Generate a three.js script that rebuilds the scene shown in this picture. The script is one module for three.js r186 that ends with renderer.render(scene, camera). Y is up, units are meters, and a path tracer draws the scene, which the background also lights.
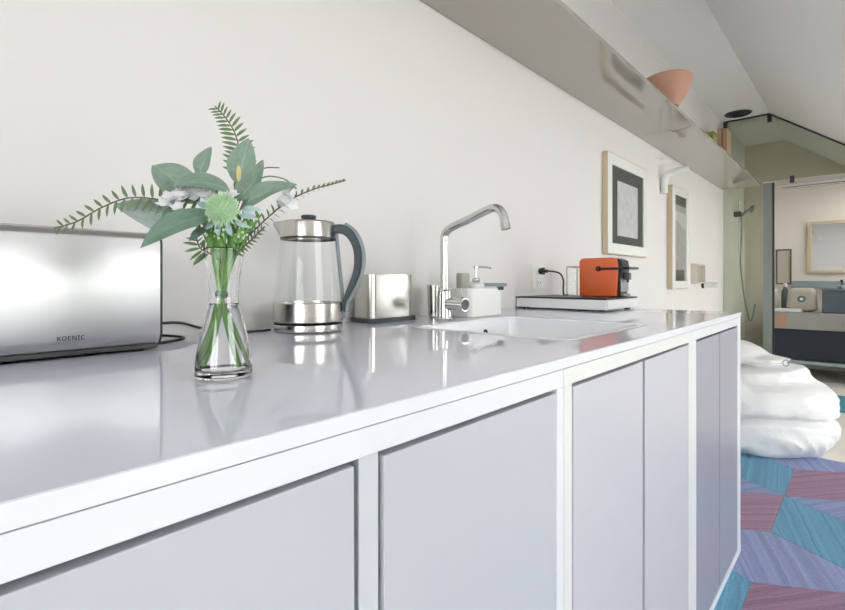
import * as THREE from 'three';
import { RoundedBoxGeometry } from 'three/addons/geometries/RoundedBoxGeometry.js';
import { TextGeometry } from 'three/addons/geometries/TextGeometry.js';
import { FontLoader } from 'three/addons/loaders/FontLoader.js';
import { MarchingCubes } from 'three/addons/objects/MarchingCubes.js';
import { ImprovedNoise } from 'three/addons/math/ImprovedNoise.js';
import { mergeGeometries, mergeVertices, toCreasedNormals } from 'three/addons/utils/BufferGeometryUtils.js';

// ---------------------------------------------------------------- camera, sky, exposure
const scene = new THREE.Scene();
const EYE = 1.0207;                                   // x runs along the kitchen wall, z into the room
const camera = new THREE.PerspectiveCamera(2 * Math.atan(305 / 490) * 180 / Math.PI, 845 / 610, 0.02, 200);
camera.position.set(0, EYE, 0);
const YAW = Math.atan(443.5 / 490);                   // towards the wall from the long axis
camera.lookAt(Math.cos(YAW), EYE, -Math.sin(YAW));
camera.setViewOffset(845, 610, 0, 25, 845, 610);      // rising lens: horizon above the middle
camera.updateProjectionMatrix();
scene.background = new THREE.Color().setRGB(0.985, 0.985, 1.0);   // even bright overcast
scene.backgroundIntensity = 6.7;

const renderer = new THREE.WebGLRenderer({ antialias: true });
renderer.toneMapping = THREE.LinearToneMapping;
renderer.toneMappingExposure = 1.0;
renderer.shadowMap.enabled = true;

// ---------------------------------------------------------------- helpers
let seed = 7;
const rnd = () => { seed = (seed * 1664525 + 1013904223) % 4294967296; return seed / 4294967296; };
const V = (x, y, z) => new THREE.Vector3(x, y, z);
const taken = new Map();
const numbered = (n) => { const k = taken.get(n) ?? 0; taken.set(n, k + 1); return k ? n + '_' + String(k).padStart(3, '0') : n; };
function obj(name, geos, mat, parent) {
  let g = geos;
  if (Array.isArray(geos)) g = mergeGeometries(geos.map((q) => { const c = q.index ? q.toNonIndexed() : q.clone(); for (const k of Object.keys(c.attributes)) if (!['position', 'normal', 'uv'].includes(k)) c.deleteAttribute(k); return c; }));
  const m = new THREE.Mesh(g, mat); m.name = parent ? name : numbered(name);
  m.castShadow = m.receiveShadow = true;
  (parent ?? scene).add(m); return m;
}
function tag(o, label, category, group) { o.userData.label = label; o.userData.category = category; if (group) o.userData.group = group; return o; }
function thing(name, label, category, [x, y, z] = [0, 0, 0], turn = 0, group) {
  const o = new THREE.Group(); o.name = numbered(name); scene.add(o); o.position.set(x, y, z); o.rotation.y = turn; return tag(o, label, category, group);
}
function structGroup(name) { const o = new THREE.Group(); o.name = name; o.userData.kind = 'structure'; scene.add(o); return o; }
function struct(name, geos, mat) { const m = obj(name, geos, mat); m.userData.kind = 'structure'; return m; }
const box = (x0, x1, y0, y1, z0, z1) => new THREE.BoxGeometry(x1 - x0, y1 - y0, z1 - z0).translate((x0 + x1) / 2, (y0 + y1) / 2, (z0 + z1) / 2);
const rbox = (x0, x1, y0, y1, z0, z1, r = 0.002, s = 2) => new RoundedBoxGeometry(x1 - x0, y1 - y0, z1 - z0, s, r).translate((x0 + x1) / 2, (y0 + y1) / 2, (z0 + z1) / 2);
const tube = (pts, r, seg = 32, rad = 10, closed = false) => new THREE.TubeGeometry(new THREE.CatmullRomCurve3(pts, closed), seg, r, rad, closed);
const lathe = (pts, seg = 48) => new THREE.LatheGeometry(pts.map(([r, y]) => new THREE.Vector2(r, y)), seg);
const cyl = (r0, r1, h, seg = 32) => new THREE.CylinderGeometry(r0, r1, h, seg);
function smoothPts(pts, n) { const c = new THREE.SplineCurve(pts.map(([a, b]) => new THREE.Vector2(a, b))); return c.getPoints(n).map((p) => [Math.max(p.x, 0), p.y]); }
function extrudeX(poly, x0, x1, bevel = 0) {          // polygon of [z, y] pushed along x
  const s = new THREE.Shape(poly.map(([z, y]) => new THREE.Vector2(-z, y)));
  const g = new THREE.ExtrudeGeometry(s, { depth: x1 - x0 - 2 * bevel, bevelEnabled: bevel > 0, bevelThickness: bevel, bevelSize: bevel, bevelOffset: -bevel, bevelSegments: 2 });
  return g.rotateY(Math.PI / 2).translate(x0 + bevel, 0, 0);
}
function roundedShape(w, h, r) {
  const s = new THREE.Shape(), x = -w / 2, y = -h / 2;
  s.moveTo(x + r, y); s.lineTo(x + w - r, y); s.quadraticCurveTo(x + w, y, x + w, y + r); s.lineTo(x + w, y + h - r); s.quadraticCurveTo(x + w, y + h, x + w - r, y + h);
  s.lineTo(x + r, y + h); s.quadraticCurveTo(x, y + h, x, y + h - r); s.lineTo(x, y + r); s.quadraticCurveTo(x, y, x + r, y); return s;
}

// ---------------------------------------------------------------- textures and materials
const noise = new ImprovedNoise();
function dataTex(w, h, fn, srgb, rx = 1, ry = 1) {
  const d = new Uint8Array(w * h * 4);
  for (let j = 0; j < h; j++) for (let i = 0; i < w; i++) { const c = fn(i / w, j / h, i, j); for (let k = 0; k < 3; k++) d[(j * w + i) * 4 + k] = Math.max(0, Math.min(255, 255 * (Array.isArray(c) ? c[k] : c))); d[(j * w + i) * 4 + 3] = 255; }
  const t = new THREE.DataTexture(d, w, h); t.magFilter = THREE.LinearFilter; t.minFilter = THREE.LinearMipmapLinearFilter; t.generateMipmaps = true;
  t.wrapS = t.wrapT = THREE.RepeatWrapping; t.repeat.set(rx, ry); if (srgb) t.colorSpace = THREE.SRGBColorSpace; t.needsUpdate = true; return t;
}
const plasterT = dataTex(256, 256, (u, v) => 0.5 + 0.28 * noise.noise(u * 24, v * 24, 1.3) + 0.2 * noise.noise(u * 70, v * 70, 4.1), false, 2, 2);
const brushT = dataTex(64, 512, (u, v, i, j) => 0.5 + 0.5 * noise.noise(u * 2, v * 190, 2.2), false, 1, 1);
const brushV = dataTex(512, 64, (u, v) => 0.5 + 0.5 * noise.noise(u * 190, v * 2, 5.2), false, 1, 1);
const stripeRow = Array.from({ length: 256 }, (_, i) => 0.88 + 0.11 * noise.noise(i * 0.43, 3.3, 0.5) + 0.09 * noise.noise(i * 0.11, 8.3, 0.5));
const carpetT = dataTex(256, 256, (u, v, i, j) => { const b = stripeRow[(j + Math.round(3 * noise.noise(u * 4, v * 4, 7))) & 255]; return b + 0.07 * noise.noise(u * 90, v * 40, 9) + (((i >> 1) + j) % 2 ? 0.02 : -0.02); }, true, 1, 1);
const woodT = dataTex(128, 512, (u, v) => { const n = noise.noise(u * 16, v * 1.4, 3) + 0.5 * noise.noise(u * 60, v * 3, 8); return [0.90 + 0.05 * n, 0.875 + 0.05 * n, 0.84 + 0.05 * n]; }, true, 1, 1);
const leafT = dataTex(128, 128, (u, v) => { const vein = Math.exp(-Math.pow((v - 0.5) * 26, 2)) * 0.10 + 0.015 * Math.sin((u * 14 - Math.abs(v - 0.5) * 9) * 6.283); const n = 0.07 * noise.noise(u * 9, v * 9, 2); return 0.86 + vein + n; }, true);
const S = (rgb, rough, metal = 0, extra = {}) => { const m = new THREE.MeshPhysicalMaterial({ roughness: rough, metalness: metal, ...extra }); m.color.setRGB(...rgb); return m; };
const M = {
  wall: S([0.83, 0.80, 0.775], 0.85, 0, { bumpMap: plasterT, bumpScale: 0.0006 }),
  ceil: S([0.91, 0.90, 0.89], 0.9),
  floor: S([0.97, 0.97, 0.97], 0.4, 0, { map: woodT }),
  counter: S([0.80, 0.815, 0.93], 0.035, 0, { ior: 1.55 }),
  edge: S([0.76, 0.775, 0.81], 0.25),
  frameBlue: S([0.75, 0.765, 0.80], 0.3),
  frameCream: S([0.755, 0.76, 0.735], 0.3),
  doorGrey: S([0.50, 0.52, 0.565], 0.35),
  doorLilac: S([0.54, 0.54, 0.59], 0.35),
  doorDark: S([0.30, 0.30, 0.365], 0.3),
  gapDark: S([0.05, 0.05, 0.05], 0.8),
  filler: S([0.55, 0.58, 0.61], 0.4),
  sink: S([0.90, 0.905, 0.94], 0.18),
  shelf: S([0.40, 0.365, 0.315], 0.03, 0, { ior: 1.9 }),
  steelH: S([0.52, 0.515, 0.515], 0.34, 1, { bumpMap: brushT, bumpScale: 0.00004 }),
  steelV: S([0.55, 0.53, 0.50], 0.22, 1, { bumpMap: brushV, bumpScale: 0.00006 }),
  steel: S([0.58, 0.56, 0.53], 0.2, 1),
  chrome: S([0.66, 0.66, 0.65], 0.06, 1),
  black: S([0.018, 0.018, 0.02], 0.4),
  darkGrey: S([0.04, 0.052, 0.058], 0.35),
  grey: S([0.27, 0.31, 0.33], 0.4),
  white: S([0.84, 0.84, 0.83], 0.3),
  cream: S([0.88, 0.875, 0.83], 0.25),
  paper: S([0.74, 0.73, 0.71], 0.8),
  mat: S([0.075, 0.08, 0.07], 0.7),
  tan: S([0.60, 0.50, 0.34], 0.6),
  orange: S([0.72, 0.125, 0.025], 0.3, 0, { clearcoat: 0.5, clearcoatRoughness: 0.15 }),
  glass: S([0.97, 0.985, 0.98], 0.02, 0, { transmission: 1, thickness: 0, ior: 1.45 }),
  vaseGlass: S([1, 1, 1], 0.0, 0, { transmission: 1, thickness: 0.004, ior: 1.47 }),
  water: S([1, 1, 1], 0.0, 0, { transmission: 1, thickness: 0.04, ior: 1.33 }),
  showerGlass: S([0.77, 0.79, 0.72], 0.03, 0, { transmission: 1, thickness: 0, ior: 1.45 }),
  mirror: S([0.86, 0.87, 0.86], 0.02, 1),
  terracotta: S([0.56, 0.30, 0.205], 0.6),
  sage: S([0.29, 0.41, 0.32], 0.55, 0, { map: leafT, side: THREE.DoubleSide, sheen: 0.3 }),
  sagePale: S([0.47, 0.57, 0.52], 0.6, 0, { map: leafT, side: THREE.DoubleSide }),
  sageDeep: S([0.19, 0.32, 0.23], 0.5, 0, { map: leafT, side: THREE.DoubleSide }),
  fern: S([0.125, 0.20, 0.09], 0.6, 0, { side: THREE.DoubleSide }),
  rachis: S([0.12, 0.09, 0.06], 0.7),
  stem: S([0.17, 0.42, 0.07], 0.5),
  sprig: S([0.16, 0.34, 0.09], 0.55, 0, { side: THREE.DoubleSide }),
  bud: S([0.55, 0.68, 0.40], 0.6),
  petal: S([0.88, 0.89, 0.89], 0.7, 0, { side: THREE.DoubleSide }),
  mum: S([0.56, 0.75, 0.50], 0.7, 0, { side: THREE.DoubleSide }),
  blueleaf: S([0.36, 0.50, 0.50], 0.6, 0, { side: THREE.DoubleSide }),
  yellow: S([0.60, 0.52, 0.22], 0.6),
  bag: S([0.84, 0.84, 0.83], 0.38),
  bagGrey: S([0.66, 0.66, 0.66], 0.4),
  blue: S([0.05, 0.13, 0.4], 0.5),
  vanity: S([0.36, 0.35, 0.33], 0.5),
  navy: S([0.02, 0.025, 0.04], 0.6),
  linen: S([0.52, 0.47, 0.40], 0.8),
  slate: S([0.11, 0.14, 0.165], 0.6),
  teal: S([0.05, 0.25, 0.30], 0.8),
  olive: S([0.33, 0.33, 0.09], 0.7),
  bookTan: S([0.55, 0.36, 0.22], 0.7),
  bark: S([0.12, 0.09, 0.06], 0.9),
  foliage: S([0.20, 0.25, 0.12], 0.8),
  terrace: S([0.66, 0.66, 0.66], 0.9),
};

// ---------------------------------------------------------------- the room
const W = -1.12, CEIL = 2.68, BREAK = -0.71, PITCH = 0.73, END = -2.8, PART = 5.92, BACK = 7.2, KNEE = 1.9, DORM = 2.6, DH = 2.35, DZ = 2.1;
const slopeY = (z) => CEIL - PITCH * (z - BREAK);
struct('wall_kitchen', box(END - 0.12, BACK + 0.12, -0.1, CEIL + 0.12, W - 0.14, W), M.wall);
const gz = [-0.15, 1.95], gy = [0.12, 2.2];
struct('wall_end', [box(END - 0.12, END, -0.1, CEIL + 0.12, W, gz[0]), box(END - 0.12, END, -0.1, CEIL + 0.12, gz[1], DZ + 0.15), box(END - 0.12, END, -0.1, gy[0], gz[0], gz[1]), box(END - 0.12, END, gy[1], CEIL + 0.12, gz[0], gz[1])], M.wall);
{
  const w = structGroup('window_9'), m = (gz[0] + gz[1]) / 2, x0 = END - 0.09, x1 = END - 0.03;  // unseen gable window behind the camera, added to brighten the sloping ceiling
  obj('window_frame', [box(x0, x1, gy[0], gy[1], gz[0], gz[0] + 0.06), box(x0, x1, gy[0], gy[1], gz[1] - 0.06, gz[1]), box(x0, x1, gy[0], gy[1], m - 0.04, m + 0.04), box(x0, x1, gy[0], gy[0] + 0.06, gz[0], gz[1]), box(x0, x1, gy[1] - 0.06, gy[1], gz[0], gz[1])], M.white, w);
  for (const [a, b] of [[gz[0] + 0.06, m - 0.04], [m + 0.04, gz[1] - 0.06]]) obj('pane', box(END - 0.063, END - 0.057, gy[0] + 0.06, gy[1] - 0.06, a, b), M.glass, w);
}
struct('wall_back', box(BACK, BACK + 0.12, -0.1, CEIL + 0.12, W, KNEE + 0.12), S([0.80, 0.73, 0.65], 0.85));
const floor = structGroup('floor');
obj('base', box(END - 0.12, BACK + 0.12, -0.12, 0, W - 0.14, DZ + 0.15), M.floor, floor);
struct('wall_knee', [box(DORM, 3.3, -0.1, slopeY(KNEE) + 0.1, KNEE, KNEE + 0.12), box(5.6, BACK + 0.12, -0.1, slopeY(KNEE) + 0.1, KNEE, KNEE + 0.12)], M.wall);
// flat strip, then the roof slope with an unseen roof window added to light the bathroom
const T = 0.16, slab = (z0, z1) => [[z0, slopeY(z0)], [z1, slopeY(z1)], [z1, slopeY(z1) + T], [z0, slopeY(z0) + T]];
const dorm2 = [3.3, 5.6], D2H = 2.05, d2z = BREAK + (CEIL - D2H) / PITCH, sky2 = [6.1, 7.05, 0.08, 1.1];
struct('ceiling', [box(END - 0.12, BACK + 0.12, CEIL, CEIL + T, W, BREAK + 0.001)], M.ceil);
const dz0 = BREAK + (CEIL - DH) / PITCH;
struct('ceiling_slope', [
  extrudeX(slab(BREAK, dz0), END - 0.12, DORM), extrudeX(slab(BREAK, KNEE + 0.12), DORM, dorm2[0]),
  extrudeX(slab(BREAK, d2z), dorm2[0], dorm2[1]),
  extrudeX(slab(BREAK, KNEE + 0.12), dorm2[1], sky2[0]), extrudeX(slab(BREAK, sky2[2]), sky2[0], sky2[1]), extrudeX(slab(sky2[3], KNEE + 0.12), sky2[0], sky2[1]),
  extrudeX(slab(BREAK, KNEE + 0.12), sky2[1], BACK + 0.12)], M.ceil);
struct('ceiling_dormer', box(END - 0.12, DORM + 0.1, DH, DH + 0.12, dz0 - 0.05, DZ + 0.15), M.ceil);
struct('wall_dormer_cheek', extrudeX([[dz0 - 0.02, DH - 0.002], [DZ + 0.15, DH], [DZ + 0.15, -0.1], [KNEE - 0.001, -0.1], [KNEE - 0.001, slopeY(KNEE)]], DORM - 0.012, DORM + 0.1), M.wall);
// dormer front with a row of casements
const wins = [[0.15, 1.65]], SILL = 0.12, HEAD = 2.25;
struct('wall_dormer_front', [box(END, DORM, -0.1, SILL, DZ, DZ + 0.15), box(END, DORM, HEAD, DH, DZ, DZ + 0.15), box(END, wins[0][0], SILL, HEAD, DZ, DZ + 0.15), box(wins[0][1], DORM, SILL, HEAD, DZ, DZ + 0.15)], M.wall);
// second, lower dormer farther along, unseen and added to light the far end
struct('ceiling_added_dormer', box(dorm2[0] - 0.1, dorm2[1] + 0.1, D2H, D2H + 0.12, d2z - 0.05, DZ + 0.15), M.ceil);
const cheek2 = [[d2z, D2H], [DZ + 0.15, D2H], [DZ + 0.15, -0.1], [KNEE - 0.001, -0.1], [KNEE - 0.001, slopeY(KNEE)]];
struct('wall_added_dormer', [extrudeX(cheek2, dorm2[0] - 0.1, dorm2[0] + 0.012), extrudeX(cheek2, dorm2[1] - 0.012, dorm2[1] + 0.1), box(dorm2[0], dorm2[1], -0.1, SILL, DZ, DZ + 0.15), box(dorm2[0], dorm2[1], 1.97, D2H, DZ, DZ + 0.15), box(dorm2[0], dorm2[0] + 0.1, SILL, 1.97, DZ, DZ + 0.15), box(dorm2[1] - 0.1, dorm2[1], SILL, 1.97, DZ, DZ + 0.15)], M.wall);
[...wins, [dorm2[0] + 0.1, dorm2[1] - 0.1, 1.97]].forEach(([a, b, HEAD = 2.25], i) => {   // the near one is a single fixed pane, the far one sits in the added dormer
  const w = structGroup('window_' + (i + 1)), z0 = DZ + 0.03, z1 = DZ + 0.09, m = (a + b) / 2;
  const mid = i ? [m] : [];
  obj('window_frame', [box(a, a + 0.06, SILL, HEAD, z0, z1), box(b - 0.06, b, SILL, HEAD, z0, z1), box(a, b, SILL, SILL + 0.06, z0, z1), box(a, b, HEAD - 0.06, HEAD, z0, z1), ...mid.map((q) => box(q - 0.04, q + 0.04, SILL, HEAD, z0, z1))], M.white, w);
  for (const [c, d] of i ? [[a + 0.06, m - 0.04], [m + 0.04, b - 0.06]] : [[a + 0.06, b - 0.06]]) obj('pane', box(c, d, SILL + 0.06, HEAD - 0.06, DZ + 0.055, DZ + 0.061), M.glass, w);
  obj('window_sill', rbox(a - 0.05, b + 0.05, SILL - 0.03, SILL, DZ - 0.12, DZ + 0.03, 0.006), M.white, w);
});
[sky2].forEach(([x0, x1, z0, z1], i) => {
  const w = structGroup('window_' + (i + 4));  // roof window out of view, put in to give the bathroom light
  const strip = (za, zb, xa, xb, d0, d1) => extrudeX([[za, slopeY(za) + d0], [zb, slopeY(zb) + d0], [zb, slopeY(zb) + d1], [za, slopeY(za) + d1]], xa, xb);
  obj('window_frame', [strip(z0, z0 + 0.05, x0, x1, 0.05, 0.12), strip(z1 - 0.05, z1, x0, x1, 0.05, 0.12), strip(z0, z1, x0, x0 + 0.06, 0.05, 0.12), strip(z0, z1, x1 - 0.06, x1, 0.05, 0.12)], M.white, w);
  obj('pane', strip(z0 + 0.05, z1 - 0.05, x0 + 0.06, x1 - 0.06, 0.08, 0.086), M.glass, w);
});
// partition to the bathroom, right of the doorway (outside the picture)
struct('wall_partition', extrudeX([[0.06, 0], [KNEE, 0], [KNEE, slopeY(KNEE)], [0.06, slopeY(0.06)]], PART, PART + 0.1), M.wall);

// floor covering: rhombic woven tiles, three colours, running along the wall
{
  const a = 0.444, cw = 0.3815, r = 0.22, P3 = 3 * a, seam = -0.285, x0 = 1.967, LIM = [-2.75, 3.6], g = 0.0012;
  const mk = (rgb) => S(rgb, 0.75, 0, { map: carpetT, bumpMap: carpetT, bumpScale: 0.0006 });
  const mats = { pink: [mk([0.40, 0.24, 0.36]), mk([0.44, 0.27, 0.39])], teal: [mk([0.17, 0.42, 0.62]), mk([0.20, 0.44, 0.65])], lav: [mk([0.32, 0.38, 0.65]), mk([0.35, 0.40, 0.67])] };
  const clip = (poly, axis, lim, s) => { const out = []; poly.forEach((p, i) => { const q = poly[(i + 1) % poly.length], dp = s * (p[axis] - lim), dq = s * (q[axis] - lim); if (dp <= 0) out.push(p); if (dp * dq < 0) { const t = dp / (dp - dq); out.push([p[0] + t * (q[0] - p[0]), p[1] + t * (q[1] - p[1])]); } }); return out; };
  const tile = (poly, kind, dir) => {
    let p = clip(clip(poly, 0, LIM[1], 1), 0, LIM[0], -1); p = clip(clip(p, 1, 1.88, 1), 1, W, -1);
    if (p.length < 3) return;
    const cx = p.reduce((s, q) => s + q[0], 0) / p.length, cz = p.reduce((s, q) => s + q[1], 0) / p.length;
    const sh = new THREE.Shape(p.map(([x, z]) => { const dx = x - cx, dz = z - cz, l = Math.hypot(dx, dz) || 1; return new THREE.Vector2(x - dx / l * g, -(z - dz / l * g)); }));
    const geo = new THREE.ExtrudeGeometry(sh, { depth: 0.004, bevelEnabled: false }), uv = geo.attributes.uv, ps = geo.attributes.position;
    const c = Math.cos(dir), s = Math.sin(dir);
    for (let i = 0; i < uv.count; i++) { const x = ps.getX(i) - cx, y = ps.getY(i) + cz; uv.setXY(i, (x * c + y * s) / 0.5 + cx, (-x * s + y * c) / 0.5 + cz); }
    geo.rotateX(-Math.PI / 2);
    obj('carpet_tile', geo, mats[kind][rnd() < 0.5 ? 0 : 1], floor);
  };
  for (let col = -3; col < 2; col++) for (let n = -4; n < 3; n++) {
    // each column: slanted cells between zL and zR, mirrored from column to column
    const zL = seam + col * cw, zR = zL + cw, odd = ((col % 2) + 2) % 2, X = x0 + n * P3;
    if (!odd) {                                        // base of the long rhombus on the left seam
      tile([[X + a, zL], [X + 2 * a, zL], [X + 2 * a - r, zR], [X + a - r, zR]], 'teal', 0.25);
      tile([[X + 2 * a, zL], [X + 3 * a, zL], [X + 3 * a + r, zR], [X + 2 * a + r, zR]], 'pink', 2.5);
      tile([[X + a, zL], [X + r, zR], [X, zL], [X + r, zL - cw]], 'lav', 0.35);
    } else {
      tile([[X + a + r - a, zL], [X + a + a - r, zL], [X + 2 * a, zR], [X + a, zR]].map((p) => p), 'pink', 2.3);
      tile([[X + 2 * a + r, zL], [X + 3 * a + r, zL], [X + 3 * a, zR], [X + 2 * a, zR]], 'teal', 0.1);
      tile([[X + 2 * a - r, zL], [X + 2 * a, zR], [X + 2 * a + r, zL], [X + 2 * a, zL - cw]], 'lav', 2.6);
    }
  }
}

// ---------------------------------------------------------------- kitchen units
const FR = -0.3473, CT = 0.9, SLAB = 0.884, RAIL = 0.855, NB = W + 0.004;
function cabinet(label, frameMat, x0, x1, posts, doors, filler) {
  const t = thing('base_cabinet', label, 'cabinet');
    obj('top_rail', rbox(x0, x1, RAIL, SLAB - 0.0018, FR - 0.02, FR - 0.001, 0.001), frameMat, t);
  obj('bottom_rail', rbox(x0, x1, 0.005, 0.03, FR - 0.02, FR, 0.001), frameMat, t);
  for (const [a, b] of posts) obj('post', rbox(a, b, 0.005, RAIL, FR - 0.02, FR - 0.001, 0.001), frameMat, t);
  obj('carcass', [box(x0 + 0.001, x0 + 0.018, 0.005, SLAB - 0.002, NB, FR - 0.021), box(x1 - 0.018, x1 - 0.001, 0.005, SLAB - 0.002, NB, FR - 0.021), box(x0, x1, 0.005, 0.02, NB, FR - 0.03), box(x0, x1, 0.01, RAIL, NB, NB + 0.01)], frameMat, t);
  if (filler) obj('filler_strip', rbox(filler[0], filler[1], 0.032, RAIL - 0.001, FR - 0.022, FR - 0.004, 0.001), M.filler, t);
  for (const [a, b, m, sag = 0, lab] of doors) {
    const d = obj('door', rbox(-(b - a) / 2, (b - a) / 2, 0.036, RAIL - 0.006, -0.019, 0, 0.0012), m, t);
    d.position.set((a + b) / 2, 0, FR - 0.001); d.rotation.z = sag;
    if (lab) d.userData.label = lab;
  }
  return t;
}
cabinet('white kitchen base unit at the left end, left of the unit below the vase', M.frameBlue, -1.0, -0.105, [[-1.0, -0.95], [-0.145, -0.105]], [[-0.945, -0.55, M.doorGrey], [-0.546, -0.15, M.doorGrey]]);
cabinet('white base cabinet with two wide pale grey doors under the flower vase and kettle', M.frameBlue, -0.103, 0.712, [[-0.103, -0.07], [0.689, 0.712]], [[-0.066, 0.2955, M.doorGrey, 0.0045], [0.329, 0.6875, M.doorGrey]], [0.2995, 0.3245]);
cabinet('cream framed base cabinet with two pale lilac grey doors under the sink', M.frameCream, 0.714, 1.476, [[0.714, 0.741], [1.438, 1.476]], [[0.746, 1.076, M.doorLilac], [1.092, 1.435, M.doorLilac]]);
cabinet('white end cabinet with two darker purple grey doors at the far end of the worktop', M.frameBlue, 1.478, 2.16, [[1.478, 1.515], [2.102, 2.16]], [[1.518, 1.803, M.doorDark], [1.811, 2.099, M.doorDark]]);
// worktop with a cut-out for the bowl
const SX = [0.905, 1.385], SZ = [-0.868, -0.432];
{
  const s = new THREE.Shape(); s.moveTo(-1.0, -FR); s.lineTo(2.16, -FR); s.lineTo(2.16, -NB); s.lineTo(-1.0, -NB); s.closePath();
  const h = new THREE.Path(roundedShape(SX[1] - SX[0] + 0.002, SZ[1] - SZ[0] + 0.002, 0.03).getPoints(6).map((p) => new THREE.Vector2(p.x + (SX[0] + SX[1]) / 2, p.y - (SZ[0] + SZ[1]) / 2)));
  s.holes.push(h);
  const g = new THREE.ExtrudeGeometry(s, { depth: CT - SLAB - 0.002, bevelEnabled: true, bevelThickness: 0.001, bevelSize: 0.001, bevelOffset: -0.001, bevelSegments: 2 }).rotateX(-Math.PI / 2).translate(0, SLAB + 0.001, 0);
  const t = thing('worktop', 'long glossy pale grey kitchen worktop with white front edge', 'worktop');
  obj('slab', g, M.counter, t);
  obj('front_edge', rbox(-1.0, 2.162, SLAB, CT - 0.0002, FR + 0.0002, FR + 0.0018, 0.0007), M.edge, t);
}
{
  const t = thing('sink', 'white sink bowl let into the pale worktop under the tap', 'sink', [(SX[0] + SX[1]) / 2, 0, (SZ[0] + SZ[1]) / 2]);
  const w = SX[1] - SX[0], d = SZ[1] - SZ[0], rings = [[0, 0.9004, 0.03], [0.003, 0.9022, 0.03], [0.012, 0.9022, 0.03], [0.016, 0.899, 0.03], [0.022, 0.83, 0.045], [0.045, 0.785, 0.06], [0.085, 0.775, 0.05]];
  const pos = [], idx = []; let n;
  for (const [inset, y, r] of rings) { const p = roundedShape(w - 2 * inset, d - 2 * inset, r).getPoints(8); n = p.length; p.forEach((q) => pos.push(q.x, y, q.y)); }
  for (let k = 0; k + 1 < rings.length; k++) for (let i = 0; i < n; i++) { const a = k * n + i, b = k * n + (i + 1) % n, c = a + n, e = b + n; idx.push(a, b, c, b, e, c); }
  const c0 = (rings.length - 1) * n; pos.push(0, 0.773, 0); for (let i = 0; i < n; i++) idx.push(c0 + i, c0 + (i + 1) % n, c0 + n);
  const g = new THREE.BufferGeometry(); g.setAttribute('position', new THREE.Float32BufferAttribute(pos, 3)); g.setIndex(idx); g.computeVertexNormals();
  const m = M.sink.clone(); m.side = THREE.DoubleSide; obj('bowl', toCreasedNormals(g, 0.6), m, t);
  obj('drain', lathe([[0, 0.780], [0.03, 0.780], [0.042, 0.781], [0.043, 0.776], [0.03, 0.774]]), M.chrome, t);
  obj('overflow_hole', new THREE.TorusGeometry(0.006, 0.004, 8, 20).translate(0.075, 0.863, -d / 2 + 0.019), M.black, t);
}

// ---------------------------------------------------------------- things on the worktop
const FACE = -(Math.PI / 2 - YAW);                     // turns local x to the right as seen across the worktop
const font = await new FontLoader().loadAsync('fonts/droid/droid_sans_bold.typeface.json');
{ // long-slot toaster
  const t = thing('toaster', 'long brushed steel toaster with black end caps at the left end of the worktop', 'toaster', [0.325, CT, -0.897]);
  const L = 0.40, D = 0.16, prof = [];
  const arc = (cz, cy, r, a0, a1, n = 8) => { for (let i = 0; i <= n; i++) { const a = a0 + (a1 - a0) * i / n; prof.push([cz + r * Math.cos(a), cy + r * Math.sin(a)]); } };
  prof.push([-0.010, 0.012]); prof.push([-0.004, 0.020]); prof.push([0, 0.030]);
  arc(-0.022, 0.180, 0.022, 0, Math.PI / 2); arc(-D + 0.022, 0.180, 0.022, Math.PI / 2, Math.PI);
  prof.push([-D, 0.030], [-D + 0.004, 0.020], [-D + 0.010, 0.012]);
  obj('housing', toCreasedNormals(extrudeX(prof, -L + 0.004, -0.004), 0.5), M.steelH, t);
  const big = prof.map(([z, y]) => [(z + D / 2) * 1.006 - D / 2, (y - 0.1) * 1.006 + 0.1]);
  for (const x of [-L, -0.004]) obj('end_cap', toCreasedNormals(extrudeX(big, x, x + 0.004, 0.0008), 0.5), M.black, t);
  obj('base', rbox(-L + 0.006, -0.006, 0.004, 0.0125, -D + 0.008, -0.007, 0.002), M.black, t);
  for (const x of [-L + 0.04, -0.03]) for (const z of [-D + 0.03, -0.022]) obj('foot', cyl(0.009, 0.008, 0.005, 16).translate(x, 0.0026, z), M.black, t);
  obj('slot_frame', [rbox(-L + 0.03, -0.06, 0.201, 0.205, -D / 2 - 0.030, -D / 2 - 0.018, 0.001), rbox(-L + 0.03, -0.06, 0.201, 0.205, -D / 2 + 0.018, -D / 2 + 0.030, 0.001)], M.steel, t);
  obj('slot', box(-L + 0.035, -0.065, 0.200, 0.2025, -D / 2 - 0.018, -D / 2 + 0.018), M.black, t);
  const txt = new TextGeometry('KOENIC', { font, size: 0.0068, depth: 0.0003, curveSegments: 3 }); txt.computeBoundingBox();
  const tw = txt.boundingBox.max.x; txt.scale(0.036 / tw, 1, 1).translate(-0.1495, 0.029, 0.0001);
  obj('lettering', txt, M.darkGrey, t);
}
const cord = (pts, label) => tag(obj('power_cord', tube(pts.map((p) => V(...p)), 0.0028, 60, 8), M.black), label, 'cord');
cord([[0.318, 0.912, -1.0], [0.34, 0.9032, -0.985], [0.39, 0.9032, -1.0], [0.415, 0.9032, -1.035], [0.40, 0.905, -1.075], [0.35, 0.91, -1.1], [0.30, 0.93, -1.1]], 'black toaster cord looping out beside the steel toaster');
cord([[0.615, 0.9035, -1.04], [0.585, 0.9032, -1.04], [0.55, 0.9032, -1.045], [0.515, 0.905, -1.08], [0.475, 0.915, -1.1], [0.44, 0.927, -1.11], [0.40, 0.929, -1.112], [0.34, 0.927, -1.112]], 'black kettle cord running along the wall behind the vase');
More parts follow.
